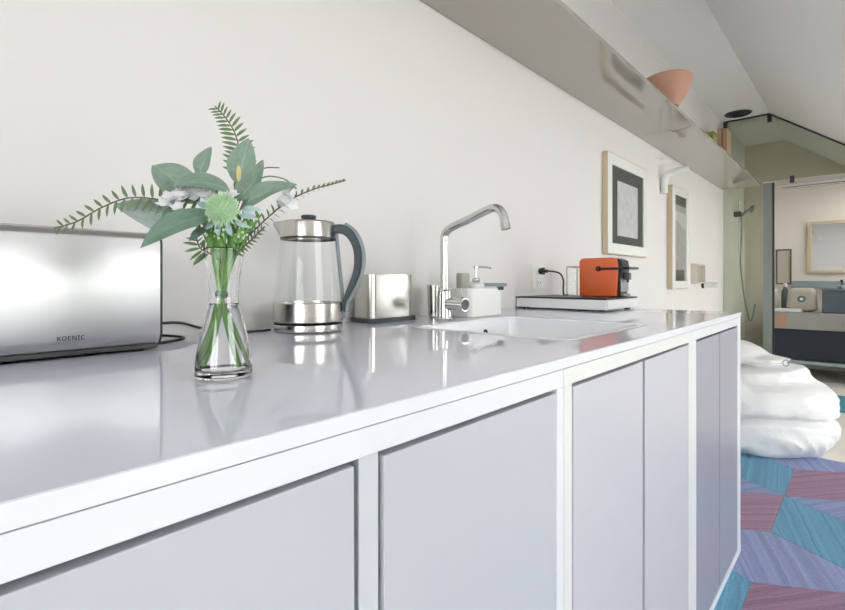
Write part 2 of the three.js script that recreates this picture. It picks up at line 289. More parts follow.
{ // glass kettle
  const t = thing('kettle', 'glass and steel electric kettle with dark grey loop handle', 'kettle', [0.685, CT, -0.987], FACE);
  obj('power_base', lathe([[0, 0.001], [0.079, 0.001], [0.0805, 0.004], [0.0805, 0.017], [0.078, 0.019], [0, 0.019]]), M.steel, t);
  obj('base_ring', lathe([[0.0, 0.019], [0.0795, 0.019], [0.0795, 0.0225], [0, 0.0225]]), M.black, t);
  obj('lower_band', lathe([[0, 0.0225], [0.081, 0.0225], [0.082, 0.026], [0.0815, 0.066], [0.0805, 0.068], [0.078, 0.068], [0.078, 0.03], [0, 0.03]]), M.steelV, t);
  obj('jug', lathe(smoothPts([[0.0788, 0.062], [0.079, 0.07], [0.0755, 0.115], [0.071, 0.16], [0.066, 0.2], [0.0635, 0.224]], 24)), M.glass, t);
  const collar = lathe([[0.0645, 0.220], [0.065, 0.222], [0.0635, 0.254], [0.061, 0.2585], [0.03, 0.262], [0, 0.262], [0, 0.258], [0.0585, 0.256], [0.062, 0.224]], 64), cp = collar.attributes.position;
  for (let i = 0; i < cp.count; i++) { // the lip is drawn out of the collar into the spout
    const x = cp.getX(i), y = cp.getY(i), z = cp.getZ(i), a = Math.atan2(z, -x), k = Math.max(0, 1 - Math.abs(a) / 0.42), up = THREE.MathUtils.smoothstep(y, 0.221, 0.256), r = Math.hypot(x, z);
    if (r > 0.05) cp.setX(i, x - 0.022 * k * up);
  }
  collar.computeVertexNormals(); obj('collar', collar, M.steelV, t);
  obj('collar_seal', lathe([[0.0648, 0.216], [0.0658, 0.2175], [0.0658, 0.220], [0.0645, 0.221]]), M.darkGrey, t);
  obj('lid_knob', lathe([[0, 0.262], [0.014, 0.262], [0.014, 0.266], [0.018, 0.268], [0.018, 0.273], [0.016, 0.275], [0, 0.275]], 32), M.darkGrey, t);
  obj('back_strip', tube([V(0.066, 0.235, 0), V(0.0695, 0.2, 0), V(0.0745, 0.15, 0), V(0.0795, 0.1, 0), V(0.082, 0.06, 0), V(0.083, 0.03, 0)], 0.0045, 24, 8), M.grey, t);
  const hs = new THREE.Shape(); const outer = [[0.060, 0.252], [0.085, 0.252], [0.108, 0.236], [0.124, 0.205], [0.129, 0.172], [0.124, 0.135], [0.108, 0.098], [0.092, 0.068], [0.088, 0.045]], inner = [[0.079, 0.055], [0.083, 0.075], [0.096, 0.108], [0.107, 0.14], [0.110, 0.17], [0.106, 0.198], [0.094, 0.22], [0.078, 0.231], [0.060, 0.231]];
  hs.moveTo(...outer[0]); hs.splineThru(outer.slice(1).map((p) => new THREE.Vector2(...p))); hs.lineTo(...inner[0]); hs.splineThru(inner.slice(1).map((p) => new THREE.Vector2(...p)));
  const h = obj('handle', new THREE.ExtrudeGeometry(hs, { depth: 0.016, bevelEnabled: true, bevelThickness: 0.005, bevelSize: 0.004, bevelOffset: -0.004, bevelSegments: 4, curveSegments: 12 }).translate(0, 0, -0.008), M.darkGrey, t);
  obj('grip_trim', tube(outer.slice(1).map(([x, y]) => V(x + 0.0005, y, 0)), 0.0075, 40, 10), M.grey, h);
}
{ // steel caddy on a dark foot plate
  const t = thing('utensil_holder', 'brushed steel utensil holder on a dark foot plate beside the kettle', 'holder', [1.0, CT, -1.06]);
  const s = roundedShape(0.175, 0.082, 0.022), hole = new THREE.Path(roundedShape(0.171, 0.078, 0.02).getPoints(8)); s.holes.push(hole);
  obj('body', toCreasedNormals(new THREE.ExtrudeGeometry(s, { depth: 0.122, bevelEnabled: false, curveSegments: 8 }).rotateX(-Math.PI / 2).translate(0, 0.013, 0), 0.5), M.steelV, t);
  obj('rim', toCreasedNormals(new THREE.ExtrudeGeometry((() => { const q = roundedShape(0.1765, 0.0835, 0.023); q.holes.push(new THREE.Path(roundedShape(0.169, 0.076, 0.019).getPoints(8))); return q; })(), { depth: 0.003, bevelEnabled: false }).rotateX(-Math.PI / 2).translate(0, 0.1335, 0), 0.5), M.steel, t);
  obj('foot_plate', new THREE.ExtrudeGeometry(roundedShape(0.198, 0.096, 0.026), { depth: 0.009, bevelEnabled: true, bevelThickness: 0.0015, bevelSize: 0.0015, bevelOffset: -0.0015, bevelSegments: 2 }).rotateX(-Math.PI / 2).translate(0, 0.002, 0), M.darkGrey, t);
}
{ // mixer tap
  const t = thing('tap', 'chrome mixer tap with an angled spout reaching over the sink', 'tap', [1.152, CT, -0.953]);
  obj('base', lathe([[0, 0.0005], [0.027, 0.0005], [0.027, 0.006], [0.022, 0.010], [0.021, 0.085], [0.018, 0.092], [0, 0.092]]), M.chrome, t);
  const pts = [V(0, 0.09, 0), V(0, 0.16, 0), V(0, 0.245, 0), V(0, 0.262, 0.004), V(0, 0.275, 0.02), V(0, 0.300, 0.10), V(0, 0.318, 0.155), V(0, 0.3225, 0.178), V(0, 0.315, 0.199), V(0, 0.297, 0.211), V(0, 0.268, 0.218)];
  obj('spout', tube(pts, 0.0122, 90, 18), M.chrome, t);
  obj('aerator', cyl(0.0132, 0.0132, 0.016, 24).rotateX(-0.24).translate(0, 0.268, 0.2178), M.steel, t);
  const k = obj('mixer_knob', [cyl(0.0185, 0.0185, 0.05, 28).rotateX(Math.PI / 2).translate(0, 0.048, 0.04), cyl(0.0195, 0.0195, 0.02, 28).rotateX(Math.PI / 2).translate(0, 0.048, 0.07)], M.chrome, t);
  obj('knob_face', cyl(0.0165, 0.0165, 0.002, 24).rotateX(Math.PI / 2).translate(0, 0.048, 0.081), M.darkGrey, k);
  obj('lever', tube([V(0, 0.068, 0.07), V(0.004, 0.082, 0.066), V(0.006, 0.095, 0.06)], 0.0045, 10, 8), M.chrome, k);
}
tag(obj('cup', lathe([[0, 0.001], [0.018, 0.001], [0.020, 0.004], [0.024, 0.105], [0.0225, 0.105], [0.0185, 0.006], [0, 0.006]]).translate(1.207, CT, -1.04), M.steel), 'polished steel cup standing on the worktop behind the tap', 'cup');
{ // white caddy
  const t = thing('sink_caddy', 'white ceramic sink caddy on the worktop behind the tap', 'caddy', [1.352, CT, -0.985]);
  const s = roundedShape(0.19, 0.105, 0.02), h = new THREE.Path(roundedShape(0.178, 0.093, 0.015).getPoints(6)); s.holes.push(h);
  obj('body', new THREE.ExtrudeGeometry(s, { depth: 0.088, bevelEnabled: true, bevelThickness: 0.002, bevelSize: 0.002, bevelOffset: -0.002, bevelSegments: 2 }).rotateX(-Math.PI / 2).translate(0, 0.004, 0), M.cream, t);
  obj('bottom', new THREE.ExtrudeGeometry(roundedShape(0.186, 0.1, 0.018), { depth: 0.020, bevelEnabled: false }).rotateX(-Math.PI / 2).translate(0, 0.001, 0), M.cream, t);
}
{ // pump bottle standing in the caddy
  const t = thing('soap_dispenser', 'white soap bottle with chrome pump standing in the sink caddy', 'dispenser', [1.352, CT + 0.022, -0.98], 0);
  obj('bottle', lathe([[0, 0], [0.028, 0], [0.03, 0.004], [0.03, 0.08], [0.026, 0.088], [0.012, 0.092], [0, 0.092]]), M.white, t);
  obj('collar', lathe([[0, 0.092], [0.013, 0.092], [0.013, 0.106], [0, 0.106]], 24), M.chrome, t);
  const p = obj('pump', [cyl(0.0042, 0.0042, 0.036, 12).translate(0, 0.122, 0), cyl(0.009, 0.008, 0.008, 20).translate(0, 0.142, 0)], M.chrome, t);
  obj('nozzle', tube([V(0, 0.143, 0), V(0.024, 0.1425, 0.024), V(0.037, 0.139, 0.037)], 0.0035, 12, 8), M.chrome, p);
}
tag(obj('sponge', rbox(-0.022, 0.022, 0, 0.122, -0.014, 0.014, 0.006, 3).translate(1.288, CT + 0.0215, -0.985), S([0.52, 0.50, 0.45], 0.95, 0, { bumpMap: plasterT, bumpScale: 0.002 })), 'beige grey sponge standing upright at the left in the sink caddy', 'sponge');
{
  const t = thing('dish_brush', 'dark grey flat dish brush lying across the right end of the sink caddy', 'brush', [1.41, CT + 0.0945, -0.955], FACE);
  obj('head', extrudeX([[-0.014, 0.004], [-0.014, 0.016], [0.014, 0.016], [0.014, 0.004]], -0.034, 0.05, 0.002), M.grey, t);
  obj('bristles', rbox(0.018, 0.040, -0.008, 0.004, -0.012, 0.012, 0.002), M.darkGrey, t);
}
// ---------------------------------------------------------------- coffee corner
{
  const t = thing('capsule_drawer', 'low white drawer box with black glass top under the orange coffee machine', 'drawer box', [1.83, CT, -1.112]);
  const w = 0.33, d = 0.388;
  obj('body', rbox(0, w, 0.006, 0.045, 0, d, 0.003), M.white, t);
  obj('top_plate', rbox(-0.002, w + 0.002, 0.045, 0.051, -0.002, d + 0.002, 0.0015), M.black, t);
  obj('drawer_front', rbox(0.004, w - 0.004, 0.010, 0.043, d, d + 0.004, 0.001), M.white, t);
  for (const [x, z] of [[0.03, 0.03], [w - 0.03, 0.03], [0.03, d - 0.03], [w - 0.03, d - 0.03]]) obj('foot', cyl(0.012, 0.012, 0.006, 16).translate(x, 0.0032, z), M.black, t);
}
{
  const t = thing('coffee_machine', 'small orange capsule coffee machine with black front on the white drawer box', 'coffee machine', [2.035, CT + 0.0515, -0.838]);
  const p = [[-0.086, 0.002], [0.072, 0.002], [0.078, 0.09]];
  for (let i = 0; i <= 8; i++) { const a = i / 8 * Math.PI / 2; p.push([0.052 + 0.027 * Math.cos(a), 0.136 + 0.027 * Math.sin(a)]); }
  for (let i = 0; i <= 6; i++) { const a = Math.PI / 2 + i / 6 * Math.PI / 2; p.push([-0.066 + 0.02 * Math.cos(a), 0.143 + 0.02 * Math.sin(a)]); }
  obj('shell', toCreasedNormals(extrudeX(p, 0, 0.105, 0.003), 0.5), M.orange, t);
  obj('front_panel', extrudeX([[0.074, 0.004], [0.086, 0.004], [0.09, 0.08], [0.096, 0.12], [0.09, 0.15], [0.075, 0.158]], 0.012, 0.093, 0.002), M.black, t);
  obj('spout', [rbox(0.037, 0.068, 0.07, 0.10, 0.09, 0.112, 0.004), cyl(0.006, 0.005, 0.012, 12).translate(0.0525, 0.065, 0.102)], M.darkGrey, t);
  obj('drip_tray', [rbox(0.015, 0.09, 0.002, 0.012, 0.078, 0.10, 0.003), rbox(0.012, 0.093, 0.02, 0.075, 0.087, 0.0905, 0.001)], S([0.30, 0.30, 0.31], 0.3, 0.9), t);
  const lv = obj('lever', [rbox(-0.006, -0.001, 0.112, 0.122, 0.0, 0.085, 0.002), rbox(0.106, 0.111, 0.112, 0.122, 0.0, 0.085, 0.002), rbox(-0.006, 0.111, 0.113, 0.123, 0.085, 0.128, 0.004)], M.black, t);
  obj('lever_pivot', new THREE.TorusGeometry(0.009, 0.003, 8, 20).rotateY(Math.PI / 2).translate(-0.0035, 0.117, 0.0), M.black, lv);
  const tk = obj('water_tank', rbox(0.015, 0.09, 0.004, 0.125, -0.15, -0.088, 0.008, 3), M.glass, t);
  obj('tank_lid', rbox(0.012, 0.093, 0.125, 0.131, -0.152, -0.084, 0.002), M.steel, tk);
  obj('tank_frame', [rbox(0.012, 0.017, 0.004, 0.126, -0.153, -0.147, 0.001), rbox(0.012, 0.017, 0.004, 0.126, -0.105, -0.098, 0.001)], M.steel, tk);
}
{
  const t = thing('wall_socket', 'white wall socket plate behind the coffee corner', 'socket', [2.02, 1.035, W]);
  obj('plate', rbox(-0.05, 0.05, -0.055, 0.055, 0, 0.009, 0.003), M.white, t);
  for (const y of [-0.026, 0.026]) { const ins = obj('insert', new THREE.CylinderGeometry(0.02, 0.021, 0.004, 28).rotateX(Math.PI / 2).translate(-0.0, y, 0.0108), M.white, t); for (const x of [-0.0095, 0.0095]) obj('pin_hole', cyl(0.003, 0.003, 0.002, 12).rotateX(Math.PI / 2).translate(x, y, 0.0126), M.black, ins); }
}
{
  const t = thing('plug_cord', 'black plug and cord from the wall socket to the coffee machine', 'cord', [2.02, 1.061, W + 0.013]);
  obj('plug', [cyl(0.017, 0.014, 0.02, 20).rotateX(Math.PI / 2).translate(0, 0, 0.012), cyl(0.008, 0.006, 0.02, 14).rotateX(Math.PI / 2).translate(0, 0, 0.03)], M.black, t);
  obj('cord', tube([V(0, 0, 0.038), V(0.005, -0.002, 0.065), V(0.013, -0.012, 0.095), V(0.018, -0.04, 0.108), V(0.018, -0.085, 0.108), V(0.02, -0.106, 0.11), V(0.05, -0.1062, 0.115)], 0.0038, 40, 8), M.black, t);
}

// ---------------------------------------------------------------- vase and bouquet
const VX = 0.2864, VZ = -0.5926, U = 0.001245;
{
  const t = thing('vase', 'small clear waisted glass vase half filled with water on the worktop', 'vase', [VX, CT, VZ]);
  const out = smoothPts([[0.032, 0.0015], [0.0336, 0.006], [0.033, 0.02], [0.0292, 0.045], [0.0225, 0.075], [0.0178, 0.096], [0.0185, 0.115], [0.0218, 0.140], [0.0238, 0.159]], 36);
  const inn = out.filter(([r, y]) => y > 0.012).map(([r, y]) => [r - 0.0017, y]).reverse();
  obj('glass', lathe([[0, 0.001], [0.031, 0.001], ...out, [0.0232, 0.1602], ...inn, [0.028, 0.0095], [0, 0.0088]], 64), M.vaseGlass, t);
  const wl = out.filter(([r, y]) => y > 0.0125 && y < 0.092).map(([r, y]) => [r - 0.00195, y]);
  obj('water', lathe([[0, 0.0093], [0.0275, 0.0098], ...wl, [wl[wl.length - 1][0], 0.092], [0, 0.092]], 64), M.water, t);
}
const bq = thing('bouquet', 'bunch of sage leaves, fern fronds and white and pale green flowers in the vase', 'bouquet', [VX, CT, VZ], FACE);
const P = (a, b, d = 0) => V((a - 224) * U * (1 - d / 490), (377 - b) * U * (1 - d / 490) , d * U);   // sketch grid of 1.245 mm, d towards the room
function leafGeo(base, tip, w, nrm, bow = 0.15, fold = 0.25, nu = 14, nv = 6, blunt = 0) {
  const ax = tip.clone().sub(base), L = ax.length(), t = ax.clone().normalize(), n = nrm.clone().addScaledVector(t, -nrm.dot(t)).normalize(), s = t.clone().cross(n), pos = [], uv = [], idx = [];
  for (let i = 0; i <= nu; i++) for (let j = 0; j <= nv; j++) {
    const q = i / nu, v = j / nv * 2 - 1, ww = w / 2 * Math.pow(Math.sin(Math.PI * Math.pow(Math.min(0.998, q + 0.001), 0.85 - blunt)), 0.75) * (1 - 0.15 * q);
    const p = base.clone().addScaledVector(t, L * q).addScaledVector(n, L * bow * 4 * q * (1 - q) + Math.abs(v) * ww * fold + Math.sin(q * 9 + v * 2) * w * 0.025).addScaledVector(s, v * ww);
    pos.push(p.x, p.y, p.z); uv.push(q, j / nv);
  }
  for (let i = 0; i < nu; i++) for (let j = 0; j < nv; j++) { const a = i * (nv + 1) + j; idx.push(a, a + nv + 1, a + 1, a + 1, a + nv + 1, a + nv + 2); }
  const g = new THREE.BufferGeometry(); g.setAttribute('position', new THREE.Float32BufferAttribute(pos, 3)); g.setAttribute('uv', new THREE.Float32BufferAttribute(uv, 2)); g.setIndex(idx); g.computeVertexNormals(); return g;
}
const stemTo = (pts, r = 0.0012, m = M.stem) => obj('stem', tube(pts, r, 24, 6), m, bq);
{
  const waist = (k) => P(222 + k, 300, (k % 3) * 2);
  // stems under water, crossing at the waist and fanning out
  const low = [[199, 372, 6], [203, 373, 11], [206, 372, 2], [209, 371, 8], [240, 371, 4], [244, 372, 10], [247, 371, -2]];
  low.forEach(([a, b, d], i) => stemTo([P(224 + (a - 224) * 0.88, b - 7, d * 0.9), P((a + 224) / 2 + (a < 224 ? 2 : -2), 336, d * 0.7), waist(i % 5 - 2), P(224 + (224 - a) * 0.35, 262, d * 0.3 + 2), P(224 + (224 - a) * 0.55, 232, d * 0.5)], 0.0027));
  // broad sage leaves: base, tip, width, facing, material
  const leaves = [
    [[196, 205, -8], [147, 168, -14], 34, [0.1, 0.5, 0.9], M.sage, 0.12],
    [[194, 180, -14], [205, 150, -16], 19, [-0.2, 0.1, 1], M.sage, 0.08],
    [[234, 189, 10], [178, 183, 18], 26, [0.0, 0.75, 0.7], M.sage, 0.14],
    [[236, 186, -6], [247, 139, -4], 27, [0.2, 0.15, 1], M.sage, 0.06],
    [[240, 200, 6], [263, 160, 0], 26, [-0.35, 0.1, 1], M.sage, -0.08],
    [[242, 209, 4], [300, 183, 8], 24, [0.1, 0.6, 0.8], M.sage, 0.12],
    [[190, 222, 0], [116, 204, 4], 31, [0.2, -0.2, 1], M.sagePale, -0.05],
    [[224, 212, 14], [151, 243, 26], 27, [-0.15, 0.45, 0.9], M.sageDeep, 0.13],
    [[232, 195, -10], [250, 168, -14], 16, [0.3, 0.2, 0.9], M.sageDeep, 0.05],
    [[215, 200, -12], [190, 190, -18], 20, [0, 0.4, 0.9], M.sageDeep, 0.1],
    [[212, 226, 10], [196, 238, 16], 10, [0, 0.4, 0.9], M.sageDeep, 0.1],
  ];
  for (const [b, t, w, n, m, bow] of leaves) obj('leaf', leafGeo(P(...b), P(...t), w * U * 1.1, V(...n), bow, 0.22, 14, 6, bow < 0 ? 0.1 : 0), m, bq);
  // fern fronds
  const blade = new THREE.BufferGeometry();
  { const g = leafGeo(V(0, 0, 0), V(1, 0, 0), 0.24, V(0, 0, 1), 0.04, 0.3, 6, 2); blade.copy(g); }
  function frond(pts, n, len, side, label, from = 0.08, up = 1, down = 1) {
    const f = new THREE.Group(); f.name = 'fern_frond'; bq.add(f); if (label) f.userData.label = label;
    const c = new THREE.CatmullRomCurve3(pts.map((p) => P(...p)));
    obj('rachis', new THREE.TubeGeometry(c, 40, 0.0009, 6), M.rachis, f);
    const facing = V(...side).normalize();
    for (let i = 0; i < n; i++) for (const s of [-1, 1]) {
      const q = from + (0.985 - from) * (i + (s > 0 ? 0.3 : 0)) / n, p = c.getPoint(Math.min(1, q)), t = c.getTangent(Math.min(1, q)), across = facing.clone().cross(t).normalize().multiplyScalar(s);
      const d = across.addScaledVector(t, 0.22 + 0.5 * q * q).normalize(), z = facing.clone().addScaledVector(d, -facing.dot(d)).normalize(), y = z.clone().cross(d);
      const L = len * U * (s > 0 ? up : down) * (1 - 0.52 * Math.pow(q, 2.4)) * (0.92 + 0.16 * rnd());
      const m = obj('leaflet', blade, M.fern, f); m.matrixAutoUpdate = true; m.quaternion.setFromRotationMatrix(new THREE.Matrix4().makeBasis(d, y, z)); m.position.copy(p); m.scale.set(L, L, L);
    }
    return f;
  }
  frond([[222, 232, -2], [200, 220, 0], [178, 206, 2], [155, 198, 4], [130, 197, 6], [105, 206, 8], [80, 220, 10], [59, 226, 12]], 17, 18, [0, 0.25, 1], 'long fern frond arching to the left', 0.2);
  frond([[228, 228, -8], [231, 200, -10], [233, 175, -12], [234, 155, -14], [229, 135, -14], [220, 119, -12], [211, 108, -10]], 15, 18, [0.25, 0.1, 1], 'upright fern frond', 0.32);
  frond([[238, 246, 0], [252, 233, 2], [270, 216, 2], [290, 200, 0], [312, 190, -2], [330, 185, -3], [344, 181, -4]], 20, 12, [0.55, 0.8, 0.35], 'fern frond pointing right', 0.15);
  frond([[224, 262, 4], [212, 252, 6], [204, 247, 8], [200, 236, 9]], 6, 20, [0, 0.3, 1], 'small low fern frond', 0.3, 1, 0.6);
  frond([[226, 262, 4], [240, 250, 4], [252, 240, 4], [266, 226, 3]], 9, 11, [-0.2, 0.5, 0.9], 'small fern frond at the right of the rim', 0.3);
  stemTo([P(228, 240, -6), P(236, 205, -8), P(246, 180, -8), P(262, 169.5, -6), P(277, 169, -6)], 0.0007, M.rachis);
  stemTo([P(230, 240, -2), P(244, 200, -2), P(262, 178, -2), P(284, 179, 0), P(298, 188, 4)], 0.0009, M.fern);
  // the round pale green head
  const head = (c, r, n, m, len, wid, name, axis) => {
    const geos = [new THREE.IcosahedronGeometry(r * 0.62, 2).translate(c.x, c.y, c.z)];
    for (let i = 0; i < n; i++) { const y = 1 - 2 * (i + 0.5) / n, a = i * 2.39996, k = Math.sqrt(1 - y * y), d = V(k * Math.cos(a), y, k * Math.sin(a)); if (d.dot(axis) < -0.35) continue; const e = c.clone().addScaledVector(d, r * len * (0.9 + 0.2 * rnd())); geos.push(leafGeo(c.clone().addScaledVector(d, r * 0.35), e, wid, V(-d.z, 0.3, d.x), 0.06, 0.2, 4, 2)); }
    return obj(name, geos.map((g) => { const q = g.index ? g.toNonIndexed() : g; return q; }), m, bq);
  };
  const mum = head(P(232, 205, 22), 17 * U, 260, M.mum, 1.0, 0.0034, 'flower_head', V(0, 0.3, 1)); mum.userData.label = 'round pale green flower head';
  for (const [a, b, c, d] of [[246, 212, 266, 214], [242, 218, 258, 224], [234, 220, 240, 232], [222, 218, 214, 226], [216, 205, 205, 198], [226, 219, 226, 232], [248, 206, 270, 206]]) obj('petal', leafGeo(P(a, b, 16), P(c, d, 20), 7 * U, V(0, 0.3, 1), 0.08, 0.2, 8, 3), M.blueleaf, bq);
  // white blossoms
  const blossom = (a, b, d, r, n, spread) => {
    const g = [];
    for (let i = 0; i < n; i++) {
      const c = P(a + (rnd() - 0.5) * spread[0], b + (rnd() - 0.5) * spread[1], d + (rnd() - 0.5) * 8), ax = V(rnd() - 0.5, 0.5 + rnd() * 0.5, 0.8).normalize(), e1 = V(1, 0, 0).cross(ax).normalize(), e2 = ax.clone().cross(e1);
      for (let k = 0; k < 5; k++) { const q = k * 1.2566 + i, dir = e1.clone().multiplyScalar(Math.cos(q)).addScaledVector(e2, Math.sin(q)).addScaledVector(ax, 0.35); g.push(leafGeo(c, c.clone().addScaledVector(dir, r * U), r * 0.8 * U, ax, -0.12, 0.15, 5, 3, 0.2)); }
    }
    obj('blossom', g, M.petal, bq).userData.label = 'white blossom cluster';
  };
  blossom(205, 190, 18, 8, 16, [40, 10]); blossom(176, 199, 9, 8, 9, [16, 12]); blossom(290, 198, 5, 8, 8, [10, 16]); blossom(236, 192, 12, 5, 5, [16, 6]);
  obj('yellow_bud', new THREE.SphereGeometry(1, 12, 10).scale(0.003, 0.010, 0.003).translate(P(242, 172, 8).x, P(242, 172, 8).y, P(242, 172, 8).z), M.yellow, bq);
  // loose green sprigs that fill the neck
  for (let i = 0; i < 20; i++) {
    const a = 198 + i * 3.5 + (rnd() - 0.5) * 4, b = 214 + rnd() * 16, d = -6 + rnd() * 24;
    const c = new THREE.CatmullRomCurve3([P(222 + (i % 5 - 2) * 2, 297, (i % 3) * 2), P(224 + (a - 224) * 0.24, 264, d * 0.3), P(224 + (a - 224) * 0.6, 240, d * 0.7), P(a, b, d)]);
    const sp = obj('sprig', new THREE.TubeGeometry(c, 20, 0.0011, 6), M.sprig, bq);
    const bl = [], bd = [];
    for (let k = 0; k < 6; k++) { const q = 0.45 + k * 0.1, p = c.getPoint(q), dir = V(rnd() - 0.5, 0.5 + rnd(), rnd() * 0.8).normalize(); bl.push(leafGeo(p, p.clone().addScaledVector(dir, 0.012), 0.0045, V(0, 0.2, 1), 0.1, 0.2, 4, 2)); if (k > 2) { const e = p.clone().addScaledVector(V(rnd() - 0.5, rnd() * 0.6, 1).normalize(), 0.005); bd.push(new THREE.IcosahedronGeometry(0.0018, 1).translate(e.x, e.y, e.z)); } }
    obj('sprig_leaves', bl, M.sprig, sp); obj('sprig_buds', bd, M.bud, sp);
  }
  obj('green_tie', new THREE.TorusGeometry(0.0055, 0.0022, 8, 24).rotateX(Math.PI / 2).scale(1, 2.2, 1).translate(P(222, 294, 1).x, P(222, 294, 1).y, P(222, 294, 1).z), S([0.04, 0.18, 0.10], 0.6), bq);
}

// ---------------------------------------------------------------- shelf and what stands on it
const SB = 1.965, ST = 1.984, SF = -0.777;
for (const [a, b, l] of [[-1.2, 3.345, 'long glossy grey wall shelf board above the worktop'], [3.349, 5.905, 'far glossy grey shelf board reaching to the shower glass']]) {
  const t = thing('wall_shelf', l, 'shelf');
  obj('board', rbox(a, b, SB, ST, W + 0.002, SF, 0.002), M.shelf, t);
}
{
  const t = thing('bowl', 'large flared terracotta pink bowl near the front edge of the shelf', 'bowl', [3.04, ST, -0.845]);
  obj('shell', lathe(smoothPts([[0.03, 0.012], [0.05, 0.028], [0.085, 0.075], [0.112, 0.128], [0.127, 0.194]], 20).concat([[0.124, 0.196], [0.121, 0.193]], smoothPts([[0.121, 0.19], [0.106, 0.13], [0.078, 0.078], [0.04, 0.03], [0, 0.022]], 20))), M.terracotta, t);
  obj('foot', lathe([[0, 0.001], [0.042, 0.001], [0.046, 0.006], [0.055, 0.03], [0.05, 0.032], [0.03, 0.013], [0, 0.013]]), S([0.16, 0.22, 0.08], 0.6), t);
}
{
  const t = thing('box', 'olive green box on the far shelf board left of the tan book', 'box', [4.98, ST, -1.045]);
  obj('body', rbox(-0.06, 0.06, 0.001, 0.32, -0.05, 0.05, 0.004), M.olive, t); obj('lid', rbox(-0.063, 0.063, 0.321, 0.35, -0.053, 0.053, 0.004), M.olive, t);
}
for (const [x, z, h, l] of [[5.2, -0.988, 0.41, 'paler tan book standing next to the olive box on the shelf'], [5.22, -0.95, 0.41, 'tan book with darker right edge standing at the shelf front']]) {
  const t = thing('book', l, 'book', [x, ST + 0.001, z], 0, 'books on the shelf');
  obj('cover', [rbox(-0.09, 0.09, 0, h, -0.017, -0.013, 0.001), rbox(-0.09, 0.09, 0, h, 0.013, 0.017, 0.001), rbox(-0.09, -0.086, 0, h, -0.017, 0.017, 0.001)], M.bookTan, t);
  obj('pages', box(-0.085, 0.087, 0.004, h - 0.004, -0.0128, 0.0128), M.paper, t);
}
{
  const t = thing('ceiling_vent', 'round dark grey vent in the flat ceiling strip near the shower', 'vent', [5.73, CEIL, -0.945]);
  obj('ring', new THREE.TorusGeometry(0.108, 0.01, 10, 40).rotateX(Math.PI / 2), M.darkGrey, t);
  obj('grille', cyl(0.105, 0.105, 0.006, 40).translate(0, -0.004, 0), M.gapDark, t);
  for (const r of [0.03, 0.055, 0.08]) obj('louvre', new THREE.TorusGeometry(r, 0.004, 8, 36).rotateX(Math.PI / 2).translate(0, -0.009, 0), M.darkGrey, t);
}
// ---------------------------------------------------------------- on the wall
function frameGeo(x0, x1, y0, y1, w, z0, z1) { return [rbox(x0, x1, y0, y0 + w, z0, z1, 0.002), rbox(x0, x1, y1 - w, y1, z0, z1, 0.002), rbox(x0, x0 + w, y0 + w, y1 - w, z0, z1, 0.002), rbox(x1 - w, x1, y0 + w, y1 - w, z0, z1, 0.002)]; }
{
  const t = thing('picture', 'framed print with wide dark mat and white frame above the coffee machine', 'picture', [0, 0, W]);
  obj('frame', frameGeo(2.77, 3.43, 1.175, 1.750, 0.06, 0.02, 0.036), M.cream, t);
  obj('wooden_side', frameGeo(2.765, 3.435, 1.17, 1.755, 0.02, 0.002, 0.034), M.tan, t);
  obj('mat', box(2.81, 3.39, 1.22, 1.71, 0.012, 0.028), M.mat, t);
  const lines = dataTex(128, 128, (u, v) => 0.86 + 0.05 * noise.noise(u * 6, v * 6, 3) - 0.10 * Math.max(0, 1 - Math.abs(Math.hypot(u - 0.5, (v - 0.5) * 1.3) - 0.2 - 0.05 * noise.noise(u * 5, v * 5, 1)) * 60), true);
  obj('print', box(2.925, 3.27, 1.285, 1.61, 0.028, 0.0295), S([0.80, 0.79, 0.77], 0.8, 0, { map: lines }), t);
}
{
  const t = thing('narrow_frame', 'tall narrow panel of grey tones in a cream frame on the wall under the far shelf', 'picture', [0, 0, W]);
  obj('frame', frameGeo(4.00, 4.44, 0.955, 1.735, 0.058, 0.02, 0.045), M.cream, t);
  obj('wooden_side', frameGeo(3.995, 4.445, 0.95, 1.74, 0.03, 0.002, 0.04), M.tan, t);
  const greyBands = dataTex(96, 160, (u, v) => { const n = 0.05 * noise.noise(u * 7, v * 9, 6) + 0.03 * noise.noise(u * 22, v * 30, 2); let c = v > 0.87 ? 0.30 : v < 0.14 && u > 0.15 && u < 0.85 ? 0.32 : v > 0.72 - 0.12 * u && v < 0.8 ? 0.74 : 0.62; return [c + n, c + n - 0.01, c + n - 0.03]; }, true);  // painted tones: dark top band, grey middle, dark block at the bottom
  obj('print', box(4.05, 4.39, 1.00, 1.69, 0.02, 0.036), S([1, 1, 1], 0.5, 0, { map: greyBands }), t);
}
tag(obj('wall_pipe', tube([V(3.84, 1.655, W + 0.03), V(3.84, 1.74, W + 0.03), V(3.845, 1.79, W + 0.05), V(3.85, 1.805, W + 0.09), V(3.85, 1.82, W + 0.19)], 0.022, 40, 14), M.white), 'white curved pipe on the wall between the two frames', 'pipe');
{
  const t = thing('wall_box', 'small beige box on the wall beside the tall narrow frame', 'wall box', [4.83, 1.075, W]);
  obj('back', box(-0.14, 0.14, -0.075, 0.075, 0.001, 0.008), M.linen, t);
  obj('sides', frameGeo(-0.15, 0.15, -0.085, 0.085, 0.012, 0.001, 0.05), S([0.68, 0.62, 0.53], 0.6), t);
}
{
  const t = thing('wall_hook', 'white peg with black mount on the wall right of the beige box', 'hook', [5.07, 0.975, W]);
  obj('mount', cyl(0.03, 0.03, 0.02, 20).rotateX(Math.PI / 2).translate(0, 0, 0.011), M.black, t);
  obj('peg', cyl(0.026, 0.026, 0.11, 20).rotateX(Math.PI / 2).translate(0, 0, 0.077), M.white, t);
}

